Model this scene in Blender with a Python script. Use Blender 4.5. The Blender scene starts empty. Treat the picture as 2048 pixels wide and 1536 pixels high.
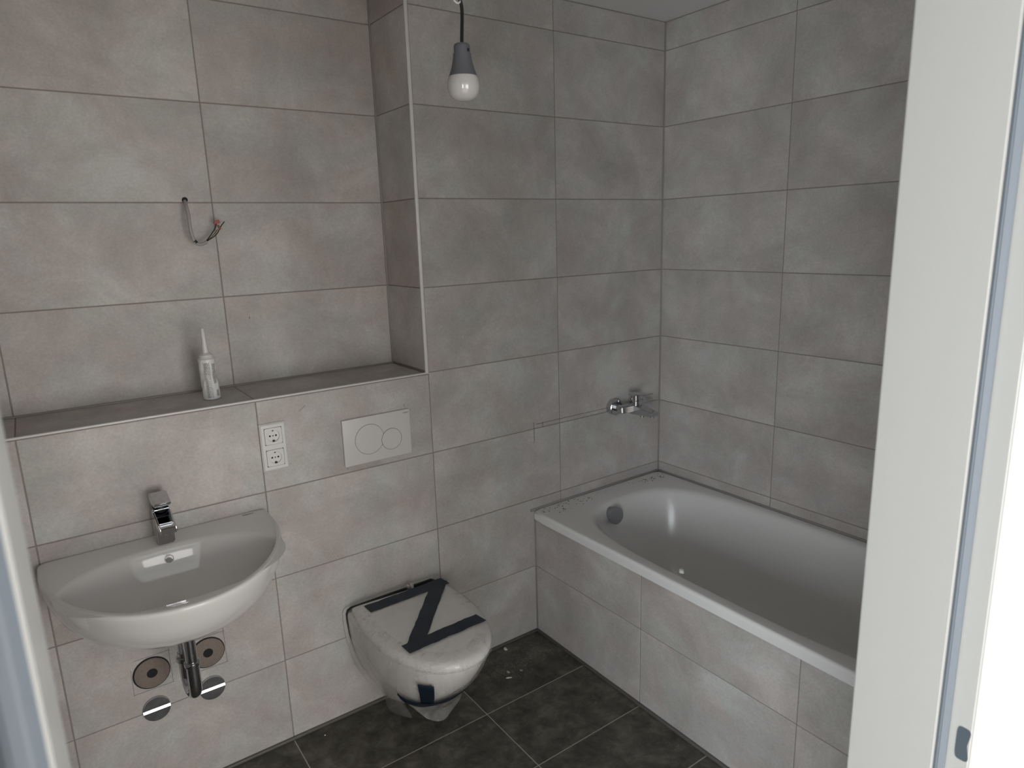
import bpy, bmesh, math, random
from mathutils import Vector, Matrix, noise

random.seed(7)
PI = math.pi
scene = bpy.context.scene
COL = scene.collection

# ------------------------------------------------------------------ camera
cam_d = bpy.data.cameras.new('camera'); cam = bpy.data.objects.new('camera', cam_d); COL.objects.link(cam)
cam.location = (-1.13015, -2.12105, 1.68526)
cam.rotation_euler = (1.353112, 0.030551, -0.620739)
cam_d.sensor_fit = 'HORIZONTAL'; cam_d.sensor_width = 36.0
cam_d.lens = 36.0 * 1353.686 / 2048.0
cam_d.clip_start = 0.02
cam_d.dof.use_dof = True; cam_d.dof.focus_distance = 2.6; cam_d.dof.aperture_fstop = 7.5
scene.camera = cam

# ------------------------------------------------------------------ world, daylight, exposure
world = bpy.data.worlds.new('sky'); scene.world = world; world.use_nodes = True
bg = world.node_tree.nodes['Background']
bg.inputs['Color'].default_value = (0.80, 0.90, 1.0, 1); bg.inputs['Strength'].default_value = 1.2

def area(name, loc, rot, sx, sy, power, col):
    l = bpy.data.lights.new(name, 'AREA'); l.shape = 'RECTANGLE'; l.size = sx; l.size_y = sy
    l.energy = power; l.color = col
    o = bpy.data.objects.new(name, l); COL.objects.link(o); o.location = loc; o.rotation_euler = rot
    return o
# daylight entering the hall through its tall window, opposite the bathroom door
area('window_daylight', (-0.45, -4.72, 0.92), (PI/2, 0, 0), 1.8, 1.65, 61, (1.0, 0.955, 0.905))
# daylight through the window in the right end wall of the hall
area('end_window_daylight', (1.02, -2.95, 1.10), (0, PI/2, 0), 1.3, 1.2, 22, (0.88, 0.94, 1.0))
# daylight through the hall window in the left end wall
area('side_window_daylight', (-2.47, -3.2, 1.05), (0, -PI/2, 0), 1.3, 1.7, 88, (0.90, 0.955, 1.0))

vs = scene.view_settings
vs.view_transform = 'Standard'; vs.look = 'None'; vs.gamma = 1.0; vs.use_curve_mapping = False
vs.exposure = 0.0

# ------------------------------------------------------------------ helpers: objects
def tag(o, label=None, cat=None, group=None, kind=None):
    if label: o['label'] = label
    if cat: o['category'] = cat
    if group: o['group'] = group
    if kind: o['kind'] = kind
    return o

def mesh_obj(name, verts, faces, mat, parent=None, smooth=False):
    me = bpy.data.meshes.new(name); me.from_pydata([tuple(v) for v in verts], [], faces); me.update()
    return link(name, me, mat, parent, smooth)

def link(name, me, mat, parent=None, smooth=False):
    if mat and not me.materials: me.materials.append(mat)
    if smooth:
        for p in me.polygons: p.use_smooth = True
    o = bpy.data.objects.new(name, me); COL.objects.link(o)
    if parent: o.parent = parent
    return o

def bm_obj(name, bm, mat, parent=None, smooth=False):
    bmesh.ops.recalc_face_normals(bm, faces=bm.faces[:])
    me = bpy.data.meshes.new(name); bm.to_mesh(me); bm.free()
    return link(name, me, mat, parent, smooth)

def empty(name, loc=(0, 0, 0), label=None, cat=None, group=None):
    o = bpy.data.objects.new(name, None); COL.objects.link(o); o.location = loc
    o.empty_display_size = 0.05
    tag(o, label, cat, group)
    return o

def inv(parent, o):
    "keep world-space mesh coordinates under a parent that sits at its base"
    o.parent = parent; o.matrix_parent_inverse = Matrix.Translation(-Vector(parent.location))
    return o

def wsmooth(o, ang=35):
    me = o.data
    for p in me.polygons: p.use_smooth = True
    bm = bmesh.new(); bm.from_mesh(me)
    for e in bm.edges:
        if len(e.link_faces) == 2 and e.calc_face_angle(0) > math.radians(ang): e.smooth = False
    bm.to_mesh(me); bm.free()
    return o

# ------------------------------------------------------------------ helpers: shapes
def add_box(bm, lo, hi, bevel=0.0, seg=2):
    r = bmesh.ops.create_cube(bm, size=1.0)
    vs_ = r['verts']
    for v in vs_:
        v.co = Vector(((lo[i] + hi[i]) / 2 + v.co[i] * (hi[i] - lo[i])) for i in range(3))
    if bevel > 0:
        es = list({e for v in vs_ for e in v.link_edges})
        bmesh.ops.bevel(bm, geom=es, offset=bevel, segments=seg, affect='EDGES', profile=0.5)
    return vs_

def box(name, lo, hi, mat, parent=None, bevel=0.0, seg=2):
    bm = bmesh.new(); add_box(bm, lo, hi, bevel, seg)
    o = bm_obj(name, bm, mat)
    if parent: inv(parent, o)
    if bevel: wsmooth(o, 50)
    return o

def loft(rings, close=True, cap0=False, cap1=False):
    n = len(rings[0]); v = []; f = []
    for r in rings: v += [tuple(p) for p in r]
    for k in range(len(rings) - 1):
        for i in range(n if close else n - 1):
            j = (i + 1) % n
            f.append((k*n + i, k*n + j, (k+1)*n + j, (k+1)*n + i))
    if cap0: f.append(tuple(reversed(range(n))))
    if cap1: f.append(tuple((len(rings)-1)*n + i for i in range(n)))
    return v, f

def loft_obj(name, rings, mat, parent=None, close=True, cap0=False, cap1=False, ang=40):
    v, f = loft(rings, close, cap0, cap1)
    bm = bmesh.new()
    bv = [bm.verts.new(p) for p in v]
    for q in f:
        try: bm.faces.new([bv[i] for i in q])
        except ValueError: pass
    bmesh.ops.remove_doubles(bm, verts=bm.verts[:], dist=1e-6)
    o = bm_obj(name, bm, mat)
    if parent: inv(parent, o)
    wsmooth(o, ang)
    return o

def frame_for(axis):
    z = Vector(axis).normalized()
    x = z.orthogonal().normalized() if abs(z.z) < 0.99 else Vector((1, 0, 0))
    y = z.cross(x)
    return x, y, z

def lathe(name, prof, org, axis, mat, parent=None, seg=40, ang=40, cap0=True, cap1=True):
    "prof = [(radius, height along axis)]"
    x, y, z = frame_for(axis); org = Vector(org)
    rings = [[org + z*h + (x*math.cos(2*PI*i/seg) + y*math.sin(2*PI*i/seg))*max(r, 1e-5) for i in range(seg)] for r, h in prof]
    return loft_obj(name, rings, mat, parent, True, cap0, cap1, ang)

def smooth_path(pts, n=8):
    pts = [Vector(p) for p in pts]
    out = []
    P = [pts[0]*2 - pts[1]] + pts + [pts[-1]*2 - pts[-2]]
    for i in range(1, len(P) - 2):
        a, b, c, d = P[i-1], P[i], P[i+1], P[i+2]
        for k in range(n):
            t = k / n
            out.append(0.5*((2*b) + (c - a)*t + (2*a - 5*b + 4*c - d)*t*t + (-a + 3*b - 3*c + d)*t*t*t))
    out.append(pts[-1])
    return out

def tube(name, pts, r, mat, parent=None, seg=14, smooth=0, cap=True):
    if smooth: pts = smooth_path(pts, smooth)
    pts = [Vector(p) for p in pts]
    rr = r if isinstance(r, (list, tuple)) else [r]*len(pts)
    t0 = (pts[1] - pts[0]).normalized(); x = t0.orthogonal().normalized(); rings = []
    for i, p in enumerate(pts):
        t = (pts[min(i+1, len(pts)-1)] - pts[max(i-1, 0)]).normalized()
        x = (x - t*x.dot(t)).normalized(); y = t.cross(x)
        rings.append([p + (x*math.cos(2*PI*k/seg) + y*math.sin(2*PI*k/seg))*rr[i] for k in range(seg)])
    return loft_obj(name, rings, mat, parent, True, cap, cap, 50)

def prism(name, poly, z0, z1, mat, parent=None, bevel=0.0):
    "poly in xy, extruded along z"
    bm = bmesh.new()
    a = [bm.verts.new((p[0], p[1], z0)) for p in poly]; b = [bm.verts.new((p[0], p[1], z1)) for p in poly]
    n = len(poly)
    bm.faces.new(list(reversed(a))); bm.faces.new(b)
    for i in range(n): bm.faces.new((a[i], a[(i+1) % n], b[(i+1) % n], b[i]))
    if bevel:
        es = [e for e in bm.edges if abs(e.verts[0].co.z - e.verts[1].co.z) > 1e-4]
        bmesh.ops.bevel(bm, geom=es, offset=bevel, segments=3, affect='EDGES')
    o = bm_obj(name, bm, mat)
    if parent: inv(parent, o)
    if bevel: wsmooth(o, 40)
    return o

def strip(name, a, b, w, nrm, mat, parent=None, lift=0.0006):
    "a very thin flat strip from a to b on a surface with normal nrm"
    a = Vector(a); b = Vector(b); nrm = Vector(nrm).normalized()
    s = (b - a).cross(nrm).normalized()*w/2; l = nrm*lift
    v = [a - s, b - s, b + s, a + s]; v = v + [p + l for p in v]
    o = mesh_obj(name, v, [(3,2,1,0), (4,5,6,7), (0,1,5,4), (1,2,6,5), (2,3,7,6), (3,0,4,7)], mat)
    if parent: inv(parent, o)
    return o

def text_mesh(name, txt, size, mat, parent, M, spacing=1.0, xs=1.0):
    cu = bpy.data.curves.new(name, 'FONT'); cu.body = txt; cu.size = size; cu.extrude = 0.00015; cu.space_character = spacing
    t = bpy.data.objects.new(name + '_tmp', cu); COL.objects.link(t)
    bpy.context.view_layer.update()
    me = bpy.data.meshes.new_from_object(t.evaluated_get(bpy.context.evaluated_depsgraph_get()))
    bpy.data.objects.remove(t); bpy.data.curves.remove(cu)
    me.transform(M @ Matrix.Scale(xs, 4, (1, 0, 0))); me.materials.clear()
    o = link(name, me, mat)
    return inv(parent, o)

# ------------------------------------------------------------------ materials
def new_mat(name):
    m = bpy.data.materials.new(name); m.use_nodes = True
    nt = m.node_tree; b = nt.nodes['Principled BSDF']
    return m, nt, b

def simple(name, col, rough=0.5, metal=0.0, bump=0.0, bscale=200, spec=0.5, var=0.0):
    m, nt, b = new_mat(name)
    b.inputs['Base Color'].default_value = (*col, 1); b.inputs['Roughness'].default_value = rough
    b.inputs['Metallic'].default_value = metal; b.inputs['Specular IOR Level'].default_value = spec
    tc = nt.nodes.new('ShaderNodeTexCoord'); nz = nt.nodes.new('ShaderNodeTexNoise')
    nz.inputs['Scale'].default_value = bscale; nz.inputs['Detail'].default_value = 4
    nt.links.new(tc.outputs['Object'], nz.inputs['Vector'])
    if bump:
        bp = nt.nodes.new('ShaderNodeBump'); bp.inputs['Strength'].default_value = bump; bp.inputs['Distance'].default_value = 0.001
        nt.links.new(nz.outputs['Fac'], bp.inputs['Height']); nt.links.new(bp.outputs['Normal'], b.inputs['Normal'])
    if var:
        rmp = nt.nodes.new('ShaderNodeValToRGB')
        rmp.color_ramp.elements[0].position = 0.3; rmp.color_ramp.elements[1].position = 0.7
        rmp.color_ramp.elements[0].color = tuple(c*(1 - var) for c in col) + (1,)
        rmp.color_ramp.elements[1].color = tuple(min(1, c*(1 + var)) for c in col) + (1,)
        nt.links.new(nz.outputs['Fac'], rmp.inputs['Fac']); nt.links.new(rmp.outputs['Color'], b.inputs['Base Color'])
    return m

def concrete_tile(name, dark, mid, light, tint, rough, bump, sc=1.0, fleck=0.0):
    m, nt, b = new_mat(name); N = nt.nodes.new; L = nt.links.new
    tc = N('ShaderNodeTexCoord'); oi = N('ShaderNodeObjectInfo')
    sc1 = N('ShaderNodeVectorMath'); sc1.operation = 'SCALE'; sc1.inputs['Scale'].default_value = 9.0
    L(oi.outputs['Color'], sc1.inputs[0])
    add = N('ShaderNodeVectorMath'); add.operation = 'ADD'; L(tc.outputs['Object'], add.inputs[0]); L(sc1.outputs['Vector'], add.inputs[1])
    def nz(scale, detail, rgh, dist=0.0):
        n = N('ShaderNodeTexNoise'); n.inputs['Scale'].default_value = scale*sc; n.inputs['Detail'].default_value = detail
        n.inputs['Roughness'].default_value = rgh; n.inputs['Distortion'].default_value = dist
        L(add.outputs['Vector'], n.inputs['Vector']); return n
    big = nz(4.2, 9, 0.66, 0.35); tin = nz(6.5, 4, 0.5); fine = nz(130, 4, 0.7)
    r1 = N('ShaderNodeValToRGB'); e = r1.color_ramp.elements
    e[0].position = 0.34; e[0].color = (*dark, 1); e[1].position = 0.66; e[1].color = (*light, 1)
    mid_e = e.new(0.50); mid_e.color = (*mid, 1)
    L(big.outputs['Fac'], r1.inputs['Fac'])
    r2 = N('ShaderNodeValToRGB'); r2.color_ramp.elements[0].position = 0.40; r2.color_ramp.elements[1].position = 0.62
    r2.color_ramp.elements[0].color = (*tint[0], 1); r2.color_ramp.elements[1].color = (*tint[1], 1)
    L(tin.outputs['Fac'], r2.inputs['Fac'])
    mx = N('ShaderNodeMix'); mx.data_type = 'RGBA'; mx.blend_type = 'MULTIPLY'; mx.inputs['Factor'].default_value = 1.0
    L(r1.outputs['Color'], mx.inputs['A']); L(r2.outputs['Color'], mx.inputs['B'])
    r3 = N('ShaderNodeValToRGB'); r3.color_ramp.elements[0].position = 0.25; r3.color_ramp.elements[1].position = 0.75
    r3.color_ramp.elements[0].color = (0.82, 0.82, 0.82, 1); r3.color_ramp.elements[1].color = (1.04, 1.04, 1.04, 1)
    L(fine.outputs['Fac'], r3.inputs['Fac'])
    mx2 = N('ShaderNodeMix'); mx2.data_type = 'RGBA'; mx2.blend_type = 'MULTIPLY'; mx2.inputs['Factor'].default_value = 1.0
    L(mx.outputs['Result'], mx2.inputs['A']); L(r3.outputs['Color'], mx2.inputs['B'])
    out = mx2.outputs['Result']
    if fleck:
        vz = nz(14, 10, 0.75, 0.8); msk = nz(3.0, 5, 0.6)
        rf = N('ShaderNodeValToRGB'); rf.color_ramp.elements[0].position = 0.56; rf.color_ramp.elements[1].position = 0.70
        L(vz.outputs['Fac'], rf.inputs['Fac'])
        rm = N('ShaderNodeValToRGB'); rm.color_ramp.elements[0].position = 0.45; rm.color_ramp.elements[1].position = 0.65
        L(msk.outputs['Fac'], rm.inputs['Fac'])
        ml = N('ShaderNodeMath'); ml.operation = 'MULTIPLY'; L(rf.outputs['Color'], ml.inputs[0]); L(rm.outputs['Color'], ml.inputs[1])
        ml2 = N('ShaderNodeMath'); ml2.operation = 'MULTIPLY'; ml2.inputs[1].default_value = fleck; L(ml.outputs[0], ml2.inputs[0])
        mx3 = N('ShaderNodeMix'); mx3.data_type = 'RGBA'; L(ml2.outputs[0], mx3.inputs['Factor'])
        L(out, mx3.inputs['A']); mx3.inputs['B'].default_value = (0.30, 0.28, 0.25, 1); out = mx3.outputs['Result']
    L(out, b.inputs['Base Color'])
    b.inputs['Roughness'].default_value = rough; b.inputs['Specular IOR Level'].default_value = 0.35
    bp = N('ShaderNodeBump'); bp.inputs['Strength'].default_value = bump; bp.inputs['Distance'].default_value = 0.002
    L(fine.outputs['Fac'], bp.inputs['Height']); L(bp.outputs['Normal'], b.inputs['Normal'])
    return m

M_TILE = concrete_tile('wall_tile_concrete', (0.485, 0.455, 0.435), (0.575, 0.548, 0.525), (0.685, 0.665, 0.642),
                       ((1.0, 0.955, 0.945), (0.975, 1.0, 0.985)), 0.55, 0.12)
M_FTILE = concrete_tile('floor_tile_anthracite', (0.060, 0.057, 0.049), (0.105, 0.100, 0.087), (0.185, 0.173, 0.150),
                        ((1.0, 0.98, 0.93), (1.0, 0.99, 0.97)), 0.6, 0.35, 3.2, 0.8)
M_GROUT = simple('grout_grey_brown', (0.30, 0.265, 0.24), 0.9, bump=0.3, bscale=300, var=0.12)
M_FGROUT = simple('floor_grout', (0.42, 0.40, 0.36), 0.9, bump=0.3, bscale=300, var=0.15)
M_SILG = simple('grey_silicone', (0.33, 0.31, 0.29), 0.45, bump=0.1, bscale=60)
M_SILD = simple('dark_silicone', (0.13, 0.123, 0.113), 0.5, bump=0.1, bscale=60)
M_TRIM = simple('white_tile_trim', (0.86, 0.84, 0.82), 0.35)
M_PLASTER = simple('white_plaster', (0.76, 0.755, 0.74), 0.9, bump=0.25, bscale=120)
M_FRAME = simple('door_frame_lacquer', (0.37, 0.363, 0.344), 0.38, bump=0.03, bscale=40)
M_GASKET = simple('grey_rubber_gasket', (0.12, 0.137, 0.158), 0.55)
M_DARK = simple('dark_hole', (0.012, 0.012, 0.013), 0.8)
M_STRIKE = simple('strike_recess', (0.06, 0.075, 0.09), 0.4)
M_CER = simple('white_ceramic', (0.80, 0.78, 0.76), 0.06, bump=0.01, bscale=20)
M_ENAMEL = simple('white_enamel', (0.84, 0.835, 0.82), 0.20, bump=0.02, bscale=90)
M_CHROME = simple('chrome', (0.56, 0.57, 0.595), 0.05, metal=1.0)
M_CHROME2 = simple('brushed_grey_knob', (0.36, 0.365, 0.39), 0.5, metal=0.5)
M_WPLAST = simple('white_plastic', (0.72, 0.70, 0.685), 0.30)
M_WSOCK = simple('socket_plastic', (0.80, 0.79, 0.765), 0.25)
M_BLACK = simple('black_rubber_and_shade', (0.008, 0.008, 0.009), 0.5)  # also paints the shaded gap behind the toilet lid
M_BROWN = simple('brown_fibre_disc', (0.24, 0.195, 0.165), 0.8, bump=0.2, bscale=150, var=0.08)
M_SOCKET = simple('grey_lamp_plastic', (0.115, 0.118, 0.13), 0.5)
M_CORD = simple('black_cord', (0.006, 0.006, 0.006), 0.45)
M_SHEATH = simple('grey_cable_sheath', (0.40, 0.375, 0.36), 0.5)
M_WIREB = simple('black_wire', (0.01, 0.012, 0.016), 0.4)
M_WIREBR = simple('brown_wire', (0.035, 0.02, 0.012), 0.4)
M_WIREGY = simple('green_yellow_wire', (0.16, 0.15, 0.03), 0.4)
M_RED = simple('red_terminal', (0.42, 0.055, 0.022), 0.3)
M_CLEARG = simple('grey_terminal_top', (0.36, 0.33, 0.30), 0.2)
M_TAPE = simple('dark_blue_tape', (0.0055, 0.015, 0.031), 0.42, bump=0.35, bscale=90, var=0.15)
M_PENCIL = simple('pencil_line', (0.11, 0.10, 0.10), 0.8)
M_CRUMB = simple('white_crumb', (0.75, 0.74, 0.66), 0.8, bump=0.3, bscale=400)
M_DUSTB = simple('brown_grit', (0.07, 0.055, 0.05), 0.9)
M_FOAM = simple('white_foam_mat', (0.62, 0.60, 0.57), 0.7)
M_HFLOOR = simple('hall_floor_oak', (0.46, 0.40, 0.33), 0.5, bump=0.05, bscale=30, var=0.1)
M_INK = simple('black_print', (0.03, 0.03, 0.032), 0.6)

def mat_bulb():
    m, nt, b = new_mat('opal_bulb')
    b.inputs['Base Color'].default_value = (0.54, 0.515, 0.50, 1); b.inputs['Roughness'].default_value = 0.05
    b.inputs['Specular IOR Level'].default_value = 0.8
    return m
M_BULB = mat_bulb()

def mat_film(name, a0, a1, bump, scale, stretch):
    m, nt, b = new_mat(name); N = nt.nodes.new; L = nt.links.new
    tc = N('ShaderNodeTexCoord'); mp = N('ShaderNodeMapping'); mp.inputs['Scale'].default_value = stretch
    L(tc.outputs['Object'], mp.inputs['Vector'])
    n1 = N('ShaderNodeTexNoise'); n1.inputs['Scale'].default_value = scale; n1.inputs['Detail'].default_value = 5
    n1.inputs['Roughness'].default_value = 0.55; n1.inputs['Distortion'].default_value = 1.6
    L(mp.outputs['Vector'], n1.inputs['Vector'])
    bp = N('ShaderNodeBump'); bp.inputs['Strength'].default_value = bump; bp.inputs['Distance'].default_value = 0.006
    L(n1.outputs['Fac'], bp.inputs['Height']); L(bp.outputs['Normal'], b.inputs['Normal'])
    b.inputs['Base Color'].default_value = (0.80, 0.77, 0.75, 1); b.inputs['Roughness'].default_value = 0.14
    r = N('ShaderNodeValToRGB'); r.color_ramp.elements[0].position = 0.45; r.color_ramp.elements[1].position = 0.72
    r.color_ramp.elements[0].color = (a0, a0, a0, 1); r.color_ramp.elements[1].color = (a1, a1, a1, 1)
    L(n1.outputs['Fac'], r.inputs['Fac']); L(r.outputs['Color'], b.inputs['Alpha'])
    return m
M_FILM = mat_film('clear_plastic_film', 0.20, 0.45, 0.45, 16, (1.0, 1.0, 0.35))
M_FILMT = mat_film('taut_plastic_film', 0.05, 0.12, 0.10, 12, (1.0, 1.0, 1.0))

def mat_cartridge():
    m, nt, b = new_mat('printed_foil'); N = nt.nodes.new; L = nt.links.new
    uv = N('ShaderNodeUVMap'); uv.uv_map = 'wrap'
    sp = N('ShaderNodeSeparateXYZ'); L(uv.outputs['UV'], sp.inputs[0])
    def band(sock, lo, hi):
        a = N('ShaderNodeMath'); a.operation = 'GREATER_THAN'; a.inputs[1].default_value = lo; L(sock, a.inputs[0])
        c = N('ShaderNodeMath'); c.operation = 'LESS_THAN'; c.inputs[1].default_value = hi; L(sock, c.inputs[0])
        d = N('ShaderNodeMath'); d.operation = 'MULTIPLY'; L(a.outputs[0], d.inputs[0]); L(c.outputs[0], d.inputs[1]); return d.outputs[0]
    def mul(a, c):
        d = N('ShaderNodeMath'); d.operation = 'MULTIPLY'; L(a, d.inputs[0]); L(c, d.inputs[1]); return d.outputs[0]
    def mxm(a, c):
        d = N('ShaderNodeMath'); d.operation = 'MAXIMUM'; L(a, d.inputs[0]); L(c, d.inputs[1]); return d.outputs[0]
    X, Y = sp.outputs['X'], sp.outputs['Y']
    mp = N('ShaderNodeMapping'); mp.inputs['Scale'].default_value = (260, 60, 1); L(uv.outputs['UV'], mp.inputs['Vector'])
    nz = N('ShaderNodeTexNoise'); nz.inputs['Scale'].default_value = 1.0; nz.inputs['Detail'].default_value = 1; L(mp.outputs['Vector'], nz.inputs['Vector'])
    th = N('ShaderNodeMath'); th.operation = 'GREATER_THAN'; th.inputs[1].default_value = 0.50; L(nz.outputs['Fac'], th.inputs[0])
    txt = mul(band(X, 0.400, 0.500), mul(band(Y, 0.05, 0.93), th.outputs[0]))
    edge = mxm(band(X, 0.388, 0.394), band(X, 0.503, 0.508))
    edge = mul(edge, band(Y, 0.05, 0.95))
    nz2 = mul(band(X, 0.55, 0.62), mul(band(Y, 0.40, 0.90), th.outputs[0]))
    wv = N('ShaderNodeTexWave'); wv.wave_type = 'BANDS'; wv.bands_direction = 'Y'; wv.inputs['Scale'].default_value = 32; wv.inputs['Distortion'].default_value = 3
    L(uv.outputs['UV'], wv.inputs['Vector'])
    wt = N('ShaderNodeMath'); wt.operation = 'GREATER_THAN'; wt.inputs[1].default_value = 0.45; L(wv.outputs['Fac'], wt.inputs[0])
    bar = mul(band(X, 0.575, 0.645), mul(band(Y, 0.08, 0.24), wt.outputs[0]))
    ink = mxm(mxm(txt, edge), mxm(nz2, bar))
    mx = N('ShaderNodeMix'); mx.data_type = 'RGBA'; L(ink, mx.inputs['Factor'])
    mx.inputs['A'].default_value = (0.78, 0.775, 0.76, 1); mx.inputs['B'].default_value = (0.06, 0.06, 0.06, 1)
    L(mx.outputs['Result'], b.inputs['Base Color']); b.inputs['Roughness'].default_value = 0.35
    return m
M_CART = mat_cartridge()

# ------------------------------------------------------------------ room dimensions (metres)
ZF, SH = 0.0, 1.21            # floor, shelf height
ROW = 0.302
ZC = 2.5316                   # ceiling
XL, XR = -1.815, 1.2067       # left and right tiled walls
YN = 0.2663                   # niche back plane
YD0, YD1 = -1.708, -1.840     # door wall, room side and hall side
JX0, JX1 = -1.150, -0.258     # clear door opening
rows = lambda a, b: [SH + ROW*k for k in range(a, b)]

def structure(o, label=None, cat=None):
    o['kind'] = 'structure'
    tag(o, label, cat); return o

def wall_slab(name, lo, hi, mat, label, cat='wall'):
    return structure(box(name, lo, hi, mat), label, cat)

# ------------------------------------------------------------------ tiles
tile_cache = {}
def tile_mesh(w, h, t, mat, gap, key):
    k = (round(w, 4), round(h, 4), key)
    if k not in tile_cache:
        bm = bmesh.new()
        add_box(bm, (-w/2 + gap/2, -h/2 + gap/2, -t), (w/2 - gap/2, h/2 - gap/2, 0), 0.0009, 1)
        bmesh.ops.recalc_face_normals(bm, faces=bm.faces[:])
        me = bpy.data.meshes.new('tile'); bm.to_mesh(me); bm.free(); me.materials.append(mat)
        tile_cache[k] = me
    return tile_cache[k]

trand = random.Random(21)
def tiles(parent, org, u, v, us, vs_, mat, gap=0.0034, t=0.009, key='w', skip=None, proud=0.0004):
    "lay tiles on the plane org + a*u + b*v between the joint lines us, vs_"
    u = Vector(u); v = Vector(v); n = u.cross(v); org = Vector(org)
    for i in range(len(us) - 1):
        for j in range(len(vs_) - 1):
            if skip and skip(us[i], us[i+1], vs_[j], vs_[j+1]): continue
            w, h = abs(us[i+1] - us[i]), abs(vs_[j+1] - vs_[j])
            c = org + u*(us[i] + us[i+1])/2 + v*(vs_[j] + vs_[j+1])/2 + n*trand.uniform(-proud, proud)
            o = bpy.data.objects.new('tile', tile_mesh(w, h, t, mat, gap, key)); COL.objects.link(o)
            m = Matrix((u, v, n)).transposed().to_4x4(); m.translation = c
            o.matrix_world = m; o.parent = parent
            o.color = (trand.random(), trand.random(), trand.random(), 1)

GR = 0.0014   # grout recess
# back wall: lower part behind basin and toilet plus the full-height column beside the niche
wb = wall_slab('wall_back', (XL - 0.1, GR, -0.1), (XR + 0.1, YN + 0.16, SH - 0.004), M_GROUT,
               'grey concrete-look tiled wall behind the washbasin, the toilet and the tub end')
box('pier', (-0.009, GR, SH - 0.004), (XR + 0.1, YN + 0.16, ZC + 0.05), M_GROUT, wb)
lowrows = [0.004] + rows(-3, 1)
XB = [XL, -1.212, -0.607, 0.0, 0.603, XR]
tiles(wb, (0, 0, 0), (1, 0, 0), (0, 0, 1), XB[:4], lowrows[:-1] + [SH - 0.006], M_TILE)
tiles(wb, (0, 0, 0), (1, 0, 0), (0, 0, 1), XB[3:], lowrows + rows(1, 5) + [ZC - 0.002], M_TILE)
# niche above the shelf
wn = wall_slab('wall_niche', (XL - 0.1, YN + GR, SH - 0.004), (-0.009, YN + 0.16, ZC + 0.05), M_GROUT,
               'grey tiled wall at the back of the niche above the shelf')
tiles(wn, (0, YN, 0), (1, 0, 0), (0, 0, 1), [XL, -1.216, -0.6035, -0.010], [SH] + rows(1, 5) + [ZC - 0.002], M_TILE)
# side of the niche, facing left (-x)
ns = wall_slab('wall_niche_side', (-0.0088, 0.004, SH), (-0.002, YN, ZC), M_GROUT,
               'narrow tiled side of the niche beside the white vertical edge trim')
tiles(ns, (-0.0110, 0, 0), (0, -1, 0), (0, 0, 1), [-YN + 0.002, -0.008], [SH + 0.006] + rows(1, 5) + [ZC - 0.002], M_TILE, t=0.006)
# shelf top
sf = wall_slab('trim_shelf', (XL, 0.006, SH - 0.004), (-0.012, YN, SH - 0.0015), M_GROUT,
               'tiled ledge under the niche carrying the crumpled cartridge', 'shelf')
tiles(sf, (0, 0, SH), (1, 0, 0), (0, 1, 0), [XL, -1.212, -0.607, -0.014], [0.009, YN - 0.004], M_TILE, t=0.004)
# right wall
wr = wall_slab('wall_right', (XR + GR, -1.84, -0.1), (XR + 0.12, 0.1, ZC + 0.05), M_GROUT,
               'grey tiled wall along the length of the bathtub')
tiles(wr, (XR, 0, 0), (0, -1, 0), (0, 0, 1), [0.0, 0.605, 1.21, 1.706], [0.545] + rows(-2, 5) + [ZC - 0.002], M_TILE)
# left wall
wl = wall_slab('wall_left', (XL - 0.12, -1.84, -0.1), (XL - GR, YN + 0.1, ZC + 0.05), M_GROUT,
               'grey tiled wall at the washbasin end of the bathroom, hidden behind the door jamb')
tiles(wl, (XL, 0, 0), (0, 1, 0), (0, 0, 1), [-1.706, -1.21, -0.605, -0.001], lowrows + rows(1, 5) + [ZC - 0.002], M_TILE)
tiles(wl, (XL, 0, 0), (0, 1, 0), (0, 0, 1), [0.002, YN - 0.002], [SH + 0.006] + rows(1, 5) + [ZC - 0.002], M_TILE)
# ceiling and floor
wall_slab('ceiling', (XL - 0.3, -1.84, ZC), (XR + 0.3, YN + 0.2, ZC + 0.12), M_PLASTER, 'plain white plastered bathroom ceiling', 'ceiling')
fl = wall_slab('floor', (XL - 0.1, -1.84, -0.12), (XR + 0.1, 0.05, -0.0006), M_FGROUT, 'dark anthracite tiled bathroom floor', 'floor')
tiles(fl, (0, 0, 0), (1, 0, 0), (0, 1, 0), [XL, -1.2135, -0.6095, -0.0095, 0.462], [-1.84, -1.519, -1.217, -0.915, -0.613, -0.311, -0.001], M_FTILE, gap=0.0030, key='f', proud=0.0001)

# apron of the tub
XA = 0.4602
ap = wall_slab('wall_apron', (XA + GR, -1.706, -0.02), (XA + 0.014, -0.001, 0.5215), M_GROUT, 'grey tiled apron closing the front of the bathtub')
tiles(ap, (XA, 0, 0), (0, -1, 0), (0, 0, 1), [0.003, 0.607, 1.211, 1.706], [0.004, SH - 3*ROW, 0.5215], M_TILE)

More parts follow.
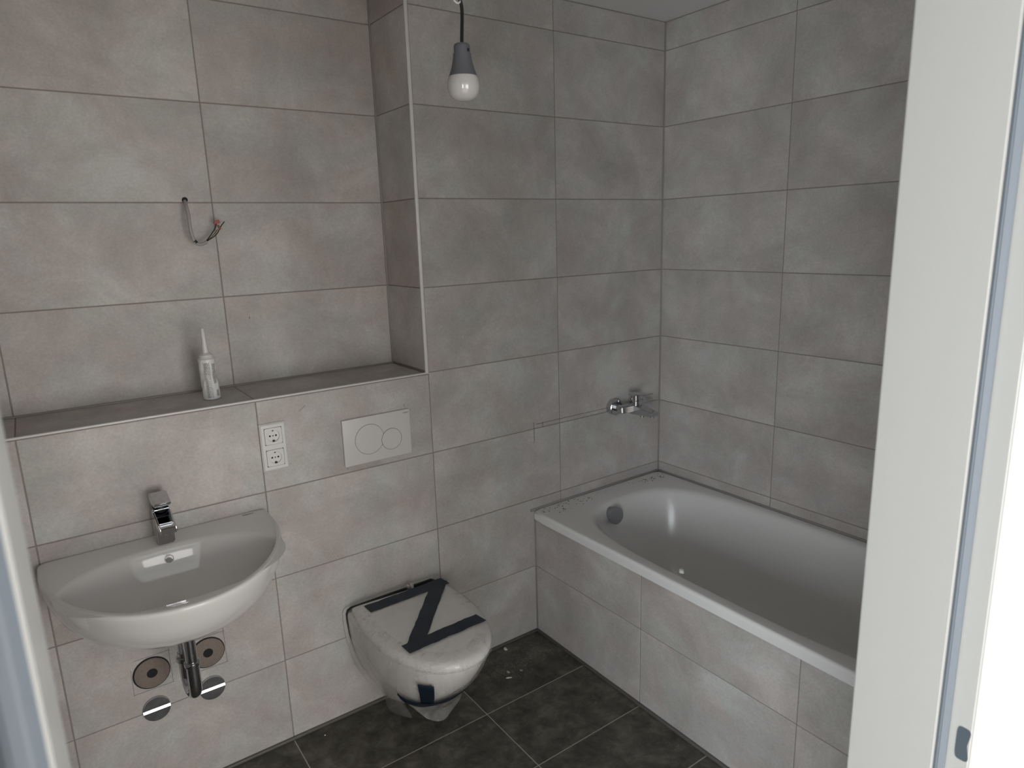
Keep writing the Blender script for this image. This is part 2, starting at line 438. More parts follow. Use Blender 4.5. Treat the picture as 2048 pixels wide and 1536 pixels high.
# silicone and edge trims
def bead(name, lo, hi, mat, label):
    o = box(name, lo, hi, mat, None, 0.0015, 1); return structure(o, label, 'trim')
bead('trim_1', (-0.0115, -0.0012, SH - 0.004), (0.0, 0.008, ZC), M_TRIM, 'white vertical metal edge trim on the niche corner')
bead('trim_2', (XL, -0.0014, SH - 0.0045), (0.0005, 0.009, SH + 0.0012), M_TRIM, 'white horizontal metal edge trim along the front of the ledge')
bead('trim_3', (XR - 0.005, -0.005, 0.55), (XR + 0.001, 0.001, ZC), M_SILG, 'grey silicone joint in the wall corner above the tub')
bead('trim_4', (XL, -0.010, -0.001), (XA, 0.001, 0.009), M_SILD, 'dark grey silicone joint between floor and back wall')
bead('trim_5', (XA - 0.010, -1.70, -0.001), (XA + 0.001, -0.008, 0.009), M_SILD, 'dark grey silicone joint between floor and tub apron')
bead('trim_6', (XA - 0.004, -0.004, 0.008), (XA + 0.002, 0.001, 0.525), M_SILG, 'grey silicone joint where tub apron meets back wall')
bead('trim_7', (-0.016, YN - 0.006, SH), (-0.010, YN + 0.001, ZC), M_SILG, 'grey silicone joint in the inner niche corner')
bead('trim_8', (XL, YN - 0.007, SH - 0.001), (-0.012, YN + 0.001, SH + 0.006), M_SILG, 'grey silicone joint between ledge and niche wall')
bead('trim_9', (0.438, -0.006, 0.555), (XR, 0.001, 0.566), M_SILG, 'grey silicone joint between tub rim and back wall')
bead('trim_10', (XR - 0.006, -1.70, 0.555), (XR + 0.001, -0.005, 0.566), M_SILG, 'grey silicone joint between tub rim and right wall')

# ------------------------------------------------------------------ door wall and steel frame
dw = wall_slab('wall_door', (JX1 + 0.03, YD1, -0.1), (XR + 0.3, YD0, ZC), M_PLASTER, 'white plastered wall holding the door frame, on the latch side')
dw2 = wall_slab('wall_door_hinge', (XL - 0.3, YD1, -0.1), (JX0 - 0.03, YD0, ZC), M_PLASTER, 'white plastered wall holding the door frame, on the hinge side')
dw3 = wall_slab('wall_door_head', (JX0 - 0.03, YD1, 2.12), (JX1 + 0.03, YD0, ZC), M_PLASTER, 'white plastered wall above the door frame')
DZ = 2.09
door = empty('door_1', (0.5*(JX0 + JX1), -1.77, 0)); structure(door, 'white lacquered steel door frame around the open doorway', 'door frame')
def jamb(x, s, name):
    # s = +1: jamb on the right (material towards +x)
    P = [(x, -1.703), (x, -1.812), (x + s*0.018, -1.812), (x + s*0.018, -1.8465), (x + s*0.110, -1.8465), (x + s*0.110, YD1 + 0.0005),
         (x + s*0.029, YD1 + 0.0005), (x + s*0.029, YD0 - 0.0005), (x + s*0.060, YD0 - 0.0005), (x + s*0.060, -1.703)]
    return prism(name, P, 0.0, DZ + 0.04, M_FRAME, door, 0.0022)
jr = jamb(JX1, 1, 'jamb'); jl = jamb(JX0, -1, 'jamb')
def head():
    bm = bmesh.new()
    add_box(bm, (JX0 - 0.11, -1.8465, DZ + 0.018), (JX1 + 0.11, -1.8400, DZ + 0.11))
    add_box(bm, (JX0 - 0.029, -1.8400, DZ + 0.018), (JX1 + 0.029, -1.812, DZ + 0.029))
    add_box(bm, (JX0 - 0.029, -1.812, DZ), (JX1 + 0.029, -1.708, DZ + 0.029))
    add_box(bm, (JX0 - 0.06, -1.708, DZ), (JX1 + 0.06, -1.703, DZ + 0.09))
    return inv(door, bm_obj('head', bm, M_FRAME))
head()
for x, s in ((JX1, 1), (JX0, -1)):
    prof = [(x + s*0.0025, -1.8118), (x + s*0.0012, -1.8165), (x + s*0.006, -1.8235), (x + s*0.013, -1.8225), (x + s*0.0178, -1.817), (x + s*0.0178, -1.8118)]
    prism('gasket', prof, 0.0, DZ, M_GASKET, door, 0.0012)
# strike plate opening in the rebate of the latch jamb
xs_ = JX1 + 0.018
pts = []
for k in range(24):
    a = 2*PI*k/24; yy = math.copysign(abs(math.cos(a))**0.55, math.cos(a))*0.0075; zz = math.copysign(abs(math.sin(a))**0.35, math.sin(a))*0.024
    pts.append((xs_ - 0.0004, -1.8365 + yy*(1 - 0.25*math.cos(zz/0.024*PI)*(1 if yy < 0 else 0)), 1.0290 + zz))
inv(jr if False else door, mesh_obj('strike_opening', pts + [(p[0] + 0.0002, p[1], p[2]) for p in pts],
    [tuple(range(24)), tuple(reversed(range(24, 48)))] + [(i, (i+1) % 24, 24 + (i+1) % 24, 24 + i) for i in range(24)], M_STRIKE))

# ------------------------------------------------------------------ hall behind the camera
HX0, HX1, HY = -2.4, 0.95, -4.65
wall_slab('floor_hall', (HX0 - 0.1, HY - 0.1, -0.12), (HX1 + 0.1, YD1, 0.0), M_HFLOOR, 'oak floor of the hall outside the bathroom', 'floor')
wall_slab('ceiling_hall', (HX0 - 0.1, HY - 0.1, ZC), (HX1 + 0.1, YD1, ZC + 0.12), M_PLASTER, 'white ceiling of the hall', 'ceiling')
wall_slab('wall_hall_right', (HX1, HY - 0.1, -0.1), (HX1 + 0.05, -3.55, ZC), M_PLASTER, 'white hall wall past the right-hand window')
wall_slab('wall_hall_right_door', (HX1, -2.35, -0.1), (HX1 + 0.05, YD1, ZC), M_PLASTER, 'white hall wall between right-hand window and bathroom wall')
wall_slab('wall_hall_right_sill', (HX1, -3.55, -0.1), (HX1 + 0.05, -2.35, 0.45), M_PLASTER, 'white hall wall under the right-hand window')
wall_slab('wall_hall_right_head', (HX1, -3.55, 1.75), (HX1 + 0.05, -2.35, ZC), M_PLASTER, 'white hall wall over the right-hand window')
wall_slab('wall_hall_left', (HX0 - 0.05, HY - 0.1, -0.1), (HX0, -4.05, ZC), M_PLASTER, 'white hall wall beside the end window')
wall_slab('wall_hall_left_door', (HX0 - 0.05, -2.35, -0.1), (HX0, YD1, ZC), M_PLASTER, 'white hall wall between end window and bathroom wall')
wall_slab('wall_hall_left_sill', (HX0 - 0.05, -4.05, -0.1), (HX0, -2.35, 0.40), M_PLASTER, 'white hall wall under the end window')
wall_slab('wall_hall_left_head', (HX0 - 0.05, -4.05, 2.10), (HX0, -2.35, ZC), M_PLASTER, 'white hall wall over the end window')
wall_slab('wall_hall_far', (HX0, HY - 0.05, -0.1), (-1.4, HY, ZC), M_PLASTER, 'white hall wall opposite the bathroom, left of the tall window')
wall_slab('wall_hall_far_right', (0.5, HY - 0.05, -0.1), (HX1, HY, ZC), M_PLASTER, 'white hall wall opposite the bathroom, right of the tall window')
wall_slab('wall_hall_far_head', (-1.4, HY - 0.05, 2.3), (0.5, HY, ZC), M_PLASTER, 'white hall wall over the tall window')
wn1 = empty('window_1', (-0.45, HY, 0)); structure(wn1, 'white frame of the tall hall window', 'window')
for a, b_ in (((-1.4, HY - 0.04, 0.0), (-1.33, HY + 0.01, 2.3)), ((0.43, HY - 0.04, 0.0), (0.5, HY + 0.01, 2.3)), ((-0.485, HY - 0.04, 0.0), (-0.415, HY + 0.01, 2.3)),
              ((-1.4, HY - 0.04, 2.23), (0.5, HY + 0.01, 2.3)), ((-1.4, HY - 0.04, 0.0), (0.5, HY + 0.01, 0.09))):
    box('window_frame', a, b_, M_FRAME, wn1, 0.004)

# ------------------------------------------------------------------ washbasin
BX = -0.9175
basin = empty('washbasin', (BX, 0, 0.858), 'white ceramic washbasin with rounded front mounted on the tiled wall', 'washbasin')
NB = 96
def bring(ax, by_front, z, cy=-0.08, back=0.0, nf=2.05, nb=14, x0=BX):
    out = []
    for i in range(NB):
        t = 2*PI*i/NB; c, s = math.cos(t), math.sin(t)
        n, b_ = (nf, by_front) if s < 0 else (nb, back - cy)
        k = (abs(c)**n + abs(s)**n)**(-1/n)
        out.append((x0 + ax*c*k, cy + b_*s*k, z))
    return out
ZB = 0.858
R_ = []
for (sx, fy, z) in ((0.07, 0.16, 0.679), (0.135, 0.215, 0.6795), (0.185, 0.262, 0.689), (0.224, 0.305, 0.705), (0.256, 0.343, 0.730), (0.279, 0.374, 0.763), (0.293, 0.396, 0.797),
                    (0.300, 0.411, 0.829), (0.3022, 0.418, 0.845), (0.3020, 0.4195, 0.852), (0.2995, 0.4175, 0.8568)):
    R_.append(bring(sx, fy, z, back=-0.001))
R_.append(bring(0.295, 0.412, 0.8582, back=-0.005))
R_.append(bring(0.288, 0.403, 0.8575, back=-0.012))
def iring(ax, b1, z, cy=-0.272, n=2.25, sh=0.0):
    out = []
    for i in range(NB):
        t = 2*PI*i/NB; c, s = math.cos(t), math.sin(t); k = (abs(c)**n + abs(s)**n)**(-1/n)
        out.append((BX + ax*c*k, cy + sh + b1*s*k, z))
    return out
for (ax_, b1_, z_, sh_, n_) in ((0.274, 0.186, 0.8560, 0, 2.25), (0.266, 0.178, 0.8530, 0, 2.25), (0.261, 0.1725, 0.8470, 0, 2.25), (0.2575, 0.169, 0.8380, 0, 2.25), (0.2530, 0.165, 0.8220, 0, 2.25),
        (0.2450, 0.158, 0.8020, 0.001, 2.25), (0.2300, 0.147, 0.7800, 0.003, 2.2), (0.2060, 0.130, 0.7600, 0.006, 2.2), (0.1700, 0.105, 0.7440, 0.010, 2.1), (0.1200, 0.073, 0.7330, 0.014, 2.0),
        (0.055, 0.036, 0.7260, 0.018, 2.0), (0.022, 0.022, 0.7230, 0.02, 2.0)):
    R_.append(iring(ax_, b1_, z_, sh=sh_, n=n_))
loft_obj('bowl', R_, M_CER, basin, True, True, True, 60)
# overflow hole on the back slope
oc = Vector((BX + 0.002, -0.1085, 0.819)); on = Vector((0, -0.955, 0.295)).normalized()
lathe('overflow_ring', [(0.0115, -0.004), (0.0122, 0.0008), (0.0108, 0.0016), (0.0098, 0.0008), (0.0098, -0.003)], oc, on, M_CER, basin, 28, cap0=False, cap1=False)
lathe('overflow_hole', [(0.0099, -0.003), (0.0099, -0.0005)], oc, on, simple('overflow_grey', (0.16, 0.15, 0.145), 0.3), basin, 28)
lathe('drain_plug', [(0.021, 0.0), (0.021, 0.004), (0.017, 0.006)], (BX, -0.252, 0.7225), (0, 0, 1), M_CHROME, basin, 28)
text_mesh('brand_print', 'GEBERIT', 0.0085, M_INK, basin, Matrix.Translation((-0.690, -0.024, 0.8579)), 1.1, 1.0)

# ------------------------------------------------------------------ basin mixer tap
FX, FY = -0.914, -0.064
tap = empty('basin_tap', (FX, FY, 0.8575), 'square chrome single-lever tap on the washbasin deck', 'tap')
def hexa(name, bot, top, mat, parent, bevel=0.002):
    bm = bmesh.new(); a = [bm.verts.new(p) for p in bot]; b_ = [bm.verts.new(p) for p in top]
    bm.faces.new(list(reversed(a))); bm.faces.new(b_)
    for i in range(4): bm.faces.new((a[i], a[(i+1) % 4], b_[(i+1) % 4], b_[i]))
    if bevel: bmesh.ops.bevel(bm, geom=bm.edges[:], offset=bevel, segments=3, affect='EDGES')
    o = inv(parent, bm_obj(name, bm, mat)); return wsmooth(o, 40)
def rect(x0, x1, y0, y1, z): return [(x0, y0, z), (x1, y0, z), (x1, y1, z), (x0, y1, z)]
hexa('body', rect(FX - 0.0235, FX + 0.0235, FY - 0.026, FY + 0.024, 0.857), rect(FX - 0.0225, FX + 0.0225, FY - 0.027, FY + 0.022, 0.962), M_CHROME, tap, 0.004)
# spout reaching forward
hexa('spout', [(FX - 0.0225, FY - 0.112, 0.918), (FX + 0.0225, FY - 0.112, 0.918), (FX + 0.0225, FY - 0.01, 0.922), (FX - 0.0225, FY - 0.01, 0.922)],
     [(FX - 0.0205, FY - 0.114, 0.938), (FX + 0.0205, FY - 0.114, 0.938), (FX + 0.0225, FY - 0.01, 0.964), (FX - 0.0225, FY - 0.01, 0.964)], M_CHROME, tap, 0.003)
lathe('aerator', [(0.011, 0.0), (0.011, 0.006), (0.009, 0.0065)], (FX, FY - 0.095, 0.9195), (0, 0, -1), M_CHROME, tap, 24)
lathe('cartridge_neck', [(0.0205, 0.0), (0.0205, 0.012)], (FX, FY - 0.002, 0.962), (0, 0, 1), M_BLACK, tap, 32)
hexa('lever', [(FX - 0.0225, FY - 0.060, 0.982), (FX + 0.0225, FY - 0.060, 0.982), (FX + 0.0235, FY + 0.022, 0.974), (FX - 0.0235, FY + 0.022, 0.974)],
     [(FX - 0.0215, FY - 0.062, 0.992), (FX + 0.0215, FY - 0.062, 0.992), (FX + 0.0235, FY + 0.020, 1.002), (FX - 0.0235, FY + 0.020, 1.002)], M_CHROME, tap, 0.003)
# ------------------------------------------------------------------ trap under the basin
TX, TY = -0.912, -0.235
trap = empty('basin_trap', (TX, TY, 0.44), 'chrome U-bend waste trap hanging under the washbasin', 'waste pipe')
lathe('waste_flange', [(0.030, 0.0), (0.030, 0.006), (0.024, 0.009)], (TX, TY, 0.6795), (0, 0, -1), M_CHROME, trap)
lathe('tailpipe', [(0.0160, 0.0), (0.0160, 0.135)], (TX, TY, 0.675), (0, 0, -1), M_CHROME, trap)
lathe('collar', [(0.0170, 0.0), (0.0205, 0.002), (0.0212, 0.007), (0.0205, 0.012), (0.0175, 0.014)], (TX, TY, 0.562), (0, 0, -1), M_CHROME, trap)
ub = [(TX, TY, 0.552), (TX, TY, 0.500)]
for k in range(1, 13):
    a = PI*k/12; ub.append((TX - 0.010*(1 - math.cos(a))/2*0.9, TY + 0.034*(1 - math.cos(a)), 0.484 - 0.034*math.sin(a)))
ub.append((TX - 0.009, TY + 0.068, 0.56))
tube('u_bend', ub, 0.0172, M_CHROME, trap, 28)
lathe('collar', [(0.018, 0.0), (0.022, 0.002), (0.022, 0.014), (0.018, 0.016)], (TX - 0.009, TY + 0.068, 0.548), (0, 0, -1), M_CHROME, trap)
tube('outlet_pipe', [(TX - 0.009, TY + 0.068, 0.545), (TX - 0.009, TY + 0.068, 0.590), (TX - 0.009, TY + 0.080, 0.613), (TX - 0.009, TY + 0.105, 0.622), (TX - 0.009, 0.0, 0.622)], 0.0155, M_CHROME, trap, 24)
lathe('wall_rosette', [(0.034, 0.0), (0.033, 0.006), (0.022, 0.012), (0.0165, 0.013)], (TX - 0.009, 0.0, 0.622), (0, -1, 0), M_CHROME, trap)

# ------------------------------------------------------------------ brown discs and chrome caps on the wall below the basin
def disc(x, z, lab):
    d = empty('wall_disc', (x, 0, z), lab, 'cover disc', 'brown discs in cut-outs under the basin')
    lathe('cutout', [(0.0510, 0.0002), (0.0510, 0.0016)], (x, 0, z), (0, -1, 0), M_DARK, d, 56)
    lathe('plate', [(0.0475, 0.0004), (0.0475, 0.0028), (0.0470, 0.0032), (0.0145, 0.0032), (0.0142, 0.0024)], (x + 0.001, 0, z - 0.001), (0, -1, 0), M_BROWN, d, 56)
    lathe('centre_hole', [(0.0146, 0.0012), (0.0146, 0.0034)], (x + 0.001, 0, z - 0.001), (0, -1, 0), M_DARK, d, 32)
disc(-0.996, 0.430, 'round brown disc with black centre hole, standing clear of the trap')
disc(-0.838, 0.432, 'round brown disc with black centre hole partly hidden behind the trap')
def cap(x, z, lab):
    d = empty('chrome_cap', (x, 0, z), lab, 'wall cap', 'chrome caps under the basin')
    R = 0.0372; zl = [-R*math.cos(PI*k/28) for k in range(29)]
    zl = sorted([q for q in zl if abs(q + 0.0003) > 0.0045] + [-0.0040, 0.0034])
    front = []
    for q in zl:                                   # lower half stands proud, a slanted step in the middle
        w = math.sqrt(max(R*R - q*q, 1e-9)); y = -0.0116 if q <= -0.0039 else -0.0092
        front.append(((x - w, y, z + q), (x + w, y, z + q)))
    V = [p for pr in front for p in pr]; n = len(zl)
    F = [(2*k, 2*k + 1, 2*k + 3, 2*k + 2) for k in range(n - 1)]
    ol = [2*k + 1 for k in range(n)] + [2*k for k in reversed(range(n))]
    m0 = len(V); V += [(V[i][0], -0.0005, V[i][2]) for i in ol]
    F += [(ol[i], m0 + i, m0 + (i + 1) % len(ol), ol[(i + 1) % len(ol)]) for i in range(len(ol))]
    bmc = bmesh.new(); bv = [bmc.verts.new(p) for p in V]
    for q in F: bmc.faces.new([bv[i] for i in q])
    inv(d, bm_obj('cover', bmc, M_CHROME))
    lathe('rim_seal', [(0.0376, 0.0), (0.0376, 0.0012)], (x, 0, z), (0, -1, 0), M_BLACK, d, 48)
cap(-0.998, 0.311, 'round chrome cap on the joint below the fully visible brown disc')
cap(-0.839, 0.310, 'round chrome cap on the joint just beside the lower end of the trap')

# pencil lines on the tiles around the discs and below the tub mixer
def pencil(a, b_, w=0.0011, par=wb, nrm=(0, -1, 0)): return strip('pencil_line', a, b_, w, nrm, M_PENCIL, par)
for x, z in ((-0.996, 0.430), (-0.838, 0.432)):
    pencil((x - 0.053, -0.0005, z - 0.057), (x - 0.053, -0.0005, z + 0.03), 0.0008)
    pencil((x + 0.053, -0.0005, z - 0.054), (x + 0.053, -0.0005, z + 0.075), 0.0009)
    pencil((x - 0.056, -0.0005, z - 0.0545), (x + 0.056, -0.0005, z - 0.0545), 0.0009)
    pencil((x - 0.040, -0.0005, z + 0.0545), (x + 0.056, -0.0005, z + 0.0545), 0.0008)
pencil((0.478, -0.0005, 0.926), (0.868, -0.0005, 0.926), 0.0015)
pencil((0.467, -0.0005, 0.850), (0.467, -0.0005, 0.936), 0.0018)
pencil((0.513, -0.0005, 0.907), (0.513, -0.0005, 0.930), 0.0015)
pencil((-0.330, -0.0005, 0.9195), (-0.330, -0.0005, 0.9255), 0.001)
pencil((-0.105, -0.0005, 1.098), (-0.105, -0.0005, 1.112), 0.0008)
pencil((-0.085, -0.0005, 1.086), (-0.078, -0.0005, 1.086), 0.0008)
pencil((-0.477, -0.0005, 1.150), (-0.455, -0.0005, 1.166), 0.0007)
pencil((-0.523, -0.0005, 0.985), (-0.517, -0.0005, 0.985), 0.0007)
pencil((-0.5285, YN - 0.0005, 1.432), (-0.5285, YN - 0.0005, 1.440), 0.002, wn)

# ------------------------------------------------------------------ double power socket
sk = empty('double_socket', (-0.567, 0, 1.053), 'white double power socket on the tiles beside the flush plate', 'power socket')
sx0, sx1, sz0, sz1 = -0.607, -0.527, 0.976, 1.130
cx = (sx0 + sx1)/2; hh = 0.0275
def rr_(x0, x1, z0, z1, y): return [(x0, y, z0), (x1, y, z0), (x1, y, z1), (x0, y, z1)]
zlo, zhi = 1.0175, 1.0885
ox0, ox1, oz0, oz1 = cx - hh, cx + hh, zlo - hh, zhi + hh
loft_obj('cover_frame', [rr_(sx0, sx1, sz0, sz1, -0.0002), rr_(sx0, sx1, sz0, sz1, -0.0050), rr_(sx0 + 0.0045, sx1 - 0.0045, sz0 + 0.0045, sz1 - 0.0045, -0.0098),
                         rr_(ox0, ox1, oz0, oz1, -0.0098), rr_(ox0, ox1, oz0, oz1, -0.0010)], M_WSOCK, sk, True, False, False, 15)
box('cover_bridge', (ox0, -0.0098, zlo + hh), (ox1, -0.001, zhi - hh), M_WSOCK, sk)
box('dark_back', (ox0, -0.0045, oz0), (ox1, -0.0030, oz1), M_INK, sk)
for zc in (zlo, zhi):
    h = 0.0264; n = 48; sq = []; ci = []
    for i in range(n):
        a = 2*PI*(i + 0.5)/n; c, s_ = math.cos(a), math.sin(a); k = 1/max(abs(c), abs(s_))
        sq.append((c*k*h, s_*k*h)); ci.append((c, s_))
    Y1 = -0.0108
    rings = [[(cx + p[0], -0.0046, zc + p[1]) for p in sq], [(cx + p[0], Y1, zc + p[1]) for p in sq], [(cx + p[0]*0.0195, Y1, zc + p[1]*0.0195) for p in ci],
             [(cx + p[0]*0.0188, Y1 + 0.0010, zc + p[1]*0.0188) for p in ci], [(cx + p[0]*0.0184, -0.0055, zc + p[1]*0.0184) for p in ci]]
    ins = loft_obj('insert', rings, M_WSOCK, sk, True, False, True, 30)
    for dx, dz, r in ((-0.0095, 0.0, 0.0030), (0.0095, 0.0, 0.0030), (0.0, 0.0, 0.0020)):
        lathe('pin_hole', [(r, 0.0), (r, 0.0004)], (cx + dx, -0.0055, zc + dz), (0, -1, 0), M_DARK, sk, 18)
    box('earth_clip', (cx - 0.0020, -0.0100, zc + 0.0155), (cx + 0.0020, -0.0054, zc + 0.0187), M_INK, sk)
    box('earth_clip', (cx - 0.0030, -0.0112, zc - 0.0190), (cx + 0.0035, -0.0054, zc - 0.0135), M_INK, sk)

# ------------------------------------------------------------------ flush plate
fp = empty('flush_plate', (-0.217, 0, 1.013), 'white rectangular flush plate with two round buttons above the toilet', 'flush plate')
bm = bmesh.new(); add_box(bm, (-0.342, -0.0115, 0.931), (-0.091, 0, 1.0945), 0.0025, 3)
wsmooth(inv(fp, bm_obj('plate', bm, M_WPLAST)), 50)
def button(x, z, r, y):
    b_ = lathe('button', [(r, 0.0), (r, 0.0006), (0.0, 0.0006)], (x, y, z), (0, -1, 0), M_WPLAST, fp, 72, 20)
    lathe('button_gap', [(r + 0.0007, 0.0001), (r + 0.0007, 0.0007), (r - 0.0003, 0.0009), (r - 0.0003, 0.0002)], (x, y, z), (0, -1, 0), M_INK, fp, 72, cap0=False, cap1=False)
button(-0.248, 1.0135, 0.0525, -0.0114)
button(-0.1665, 0.9985, 0.0375, -0.0119)
text_mesh('brand_print', 'GEBERIT', 0.0058, M_INK, fp, Matrix.Translation((-0.118, -0.0116, 1.0815)) @ Matrix.Rotation(PI/2, 4, 'X'), 1.1)

# ------------------------------------------------------------------ toilet
WX = -0.207
wc = empty('toilet', (WX, 0, 0.08), 'white wall-hung toilet wrapped in clear film with dark blue tape on its closed lid', 'toilet')
NS = 72
def dring(hw, front, z, back=-0.016, yb=None, x0=WX, n=2.15, cr=0.0):
    "D-shaped outline: straight sides from the wall, elliptical front; starts back-left, ends back-right"
    if yb is None: yb = -0.42*front
    out = []
    m1 = 10
    for i in range(m1): out.append((x0 - hw + cr*(1 - i/m1)**2*hw, back + (yb - back)*i/m1, z))
    m2 = NS - 2*m1
    for i in range(m2 + 1):
        t = PI + PI*i/m2; c, s = math.cos(t), math.sin(t); k = (abs(c)**n + abs(s)**n)**(-1/n)
        out.append((x0 + hw*c*k, yb + (front + yb)*s*k, z))
    for i in range(1, m1): out.append((x0 + hw - cr*(i/m1)**2*hw, yb + (back - yb)*i/m1, z))
    return out
BOWL = [(0.060, 0.07, 0.078), (0.082, 0.13, 0.084), (0.102, 0.205, 0.104), (0.122, 0.285, 0.138), (0.141, 0.355, 0.182), (0.157, 0.418, 0.232), (0.169, 0.468, 0.290),
        (0.175, 0.503, 0.340), (0.177, 0.524, 0.380), (0.177, 0.528, 0.398), (0.173, 0.524, 0.4045)]
loft_obj('bowl', [dring(a, f, z) for a, f, z in BOWL], M_CER, wc, True, True, True, 50)
LID = [(0.176, 0.533, 0.4075), (0.184, 0.546, 0.4085), (0.1855, 0.549, 0.414), (0.1850, 0.548, 0.424), (0.181, 0.542, 0.4325), (0.172, 0.531, 0.4375), (0.150, 0.50, 0.4400)]
loft_obj('lid', [dring(a, f, z, -0.034 - 0.020*max(0, (z - 0.418)/0.022)**2*1.0, yb=-0.235, cr=0.10) for a, f, z in LID], M_CER, wc, True, True, True, 50)
loft_obj('seat_seam', [dring(0.168, 0.520, 0.4035, -0.05, -0.225), dring(0.168, 0.520, 0.408, -0.05, -0.225)], M_BLACK, wc, True, True, True, 50)
def mat_shape(hw, top, bot, y0, y1, m):
    prof = [(-hw*0.45, bot), (-hw*0.62, bot + 0.035), (-hw*0.77, bot + 0.09), (-hw*0.89, bot + 0.16), (-hw*0.97, bot + 0.23), (-hw, bot + 0.29), (-hw, top - 0.02), (-hw + 0.006, top - 0.006), (-hw + 0.02, top)]
    full = prof + [(-x, z) for x, z in reversed(prof)]
    return [(WX + x, y0, z) for x, z in full], [(WX + x, y1, z) for x, z in full]
a, b_ = mat_shape(0.190, 0.424, 0.070, 0.0, -0.006, None); loft_obj('sound_mat', [a, b_], M_FOAM, wc, True, True, True, 30)
a, b_ = mat_shape(0.1800, 0.4185, 0.085, -0.006, -0.017, None); loft_obj('shadow_gap_strip', [a, b_], M_BLACK, wc, True, True, True, 30)  # black solid standing in for the shadow gap behind the lid

# ------------------------------------------------------------------ protective film and tape on the toilet
def bowl_at(z):
    for k in range(len(BOWL) - 1):
        a, b2 = BOWL[k], BOWL[k+1]
        if a[2] <= z <= b2[2]:
            t = (z - a[2])/(b2[2] - a[2]); return a[0] + (b2[0]-a[0])*t, a[1] + (b2[1]-a[1])*t
    return (BOWL[-1][0], BOWL[-1][1]) if z > BOWL[-1][2] else (BOWL[0][0], BOWL[0][1])
def film_ring(hw, front, z, back, yb):
    return [Vector(p) for p in dring(hw, front, z, back, yb)]
rings = []
lev = [('top', 0.140, 0.485, 0.4412), ('top', 0.172, 0.533, 0.4388), ('top', 0.1845, 0.548, 0.430), ('top', 0.1880, 0.552, 0.420), ('top', 0.1885, 0.5525, 0.409)]
for _, hw, f, z in lev: rings.append(film_ring(hw, f, z, -0.05, -0.235))
NL = 26
for k in range(NL):
    t = k/(NL - 1); row = []
    for i in range(len(rings[0])):
        u = i/(len(rings[0]) - 1)              # 0 back-left, .5 front, 1 back-right
        zb = 0.185 + 0.012*math.sin(u*23) + 0.03*abs(u - 0.42)
        z = 0.400 + (zb - 0.400)*t
        hw, f = bowl_at(z); loose = 0.005 + 0.003*t
        row.append(Vector(dring(hw + loose, f + loose, z, -0.03 - 0.02*t, None)[i]))
    rings.append(row)
allp = []
cxy = Vector((WX, -0.27, 0))
for k, r in enumerate(rings):
    rr = []
    for i, p in enumerate(r):
        u = i/(len(r) - 1)
        d = Vector((p.x - cxy.x, p.y - cxy.y, 0)).normalized()
        amp = 0.0 if k < 2 else (0.0022 if k < 5 else 0.0045)
        if k in (1, 2, 3, 4) and u > 0.62: amp = 0.005
        q = Vector((p.x*34, p.y*34, p.z*9))
        w = noise.noise(q) + 0.5*noise.noise(q*2.3 + Vector((3, 1, 7)))
        rr.append(p + d*(amp*0.8*abs(w) + amp*0.25) + Vector((0, 0, 0.0012*w if 0 < k < 5 else 0)))
    allp.append(rr)
film = loft_obj('protective_film', allp, M_FILM, wc, False, False, False, 75)
film['label'] = 'clear crinkled plastic film'
def sub(o):
    "world-space mesh under the film, which itself hangs under the toilet"
    o.parent = film; o.matrix_parent_inverse = Matrix.Identity(4)
    return o
# sheet over the lid itself
topring = allp[0]
n0 = len(topring); v = [tuple(p) for p in topring]; f = []
rows_in = 7; V = list(v)
for k in range(1, rows_in + 1):
    s = 1 - k/(rows_in + 0.6)
    for p in topring:
        q = Vector((cxy.x + (p[0] - cxy.x)*s, cxy.y + (p[1] - cxy.y)*s, 0.4412))
        wgt = max(0, min(1, (q.x - WX + 0.02)/0.1))*max(0, min(1, (-q.y - 0.18)/0.15))
        q.z = 0.4412 + 0.0030*wgt*abs(noise.noise(Vector((q.x*40, q.y*40, 2)))) + 0.0004
        V.append(tuple(q))
for k in range(rows_in):
    for i in range(n0):
        j = (i + 1) % n0; f.append((k*n0 + i, k*n0 + j, (k+1)*n0 + j, (k+1)*n0 + i))
f.append(tuple(rows_in*n0 + i for i in range(n0)))
sub(mesh_obj('lid_sheet', V, f, M_FILMT, None, True))
# crumpled tuft of film at the hinge
tv = []
for i in range(7):
    for j in range(5):
        a = PI*j/4
        tv.append((-0.165 + 0.006*i*0.7 + 0.004*math.sin(i*2 + j), -0.040 + 0.012*math.cos(a) + 0.003*math.sin(j*3 + i), 0.432 + (0.016 + 0.004*math.sin(i*1.7))*math.sin(a)))
sub(mesh_obj('film_tuft', tv, [(i*5+j, i*5+j+1, (i+1)*5+j+1, (i+1)*5+j) for i in range(6) for j in range(4)], M_FILM, None, True))

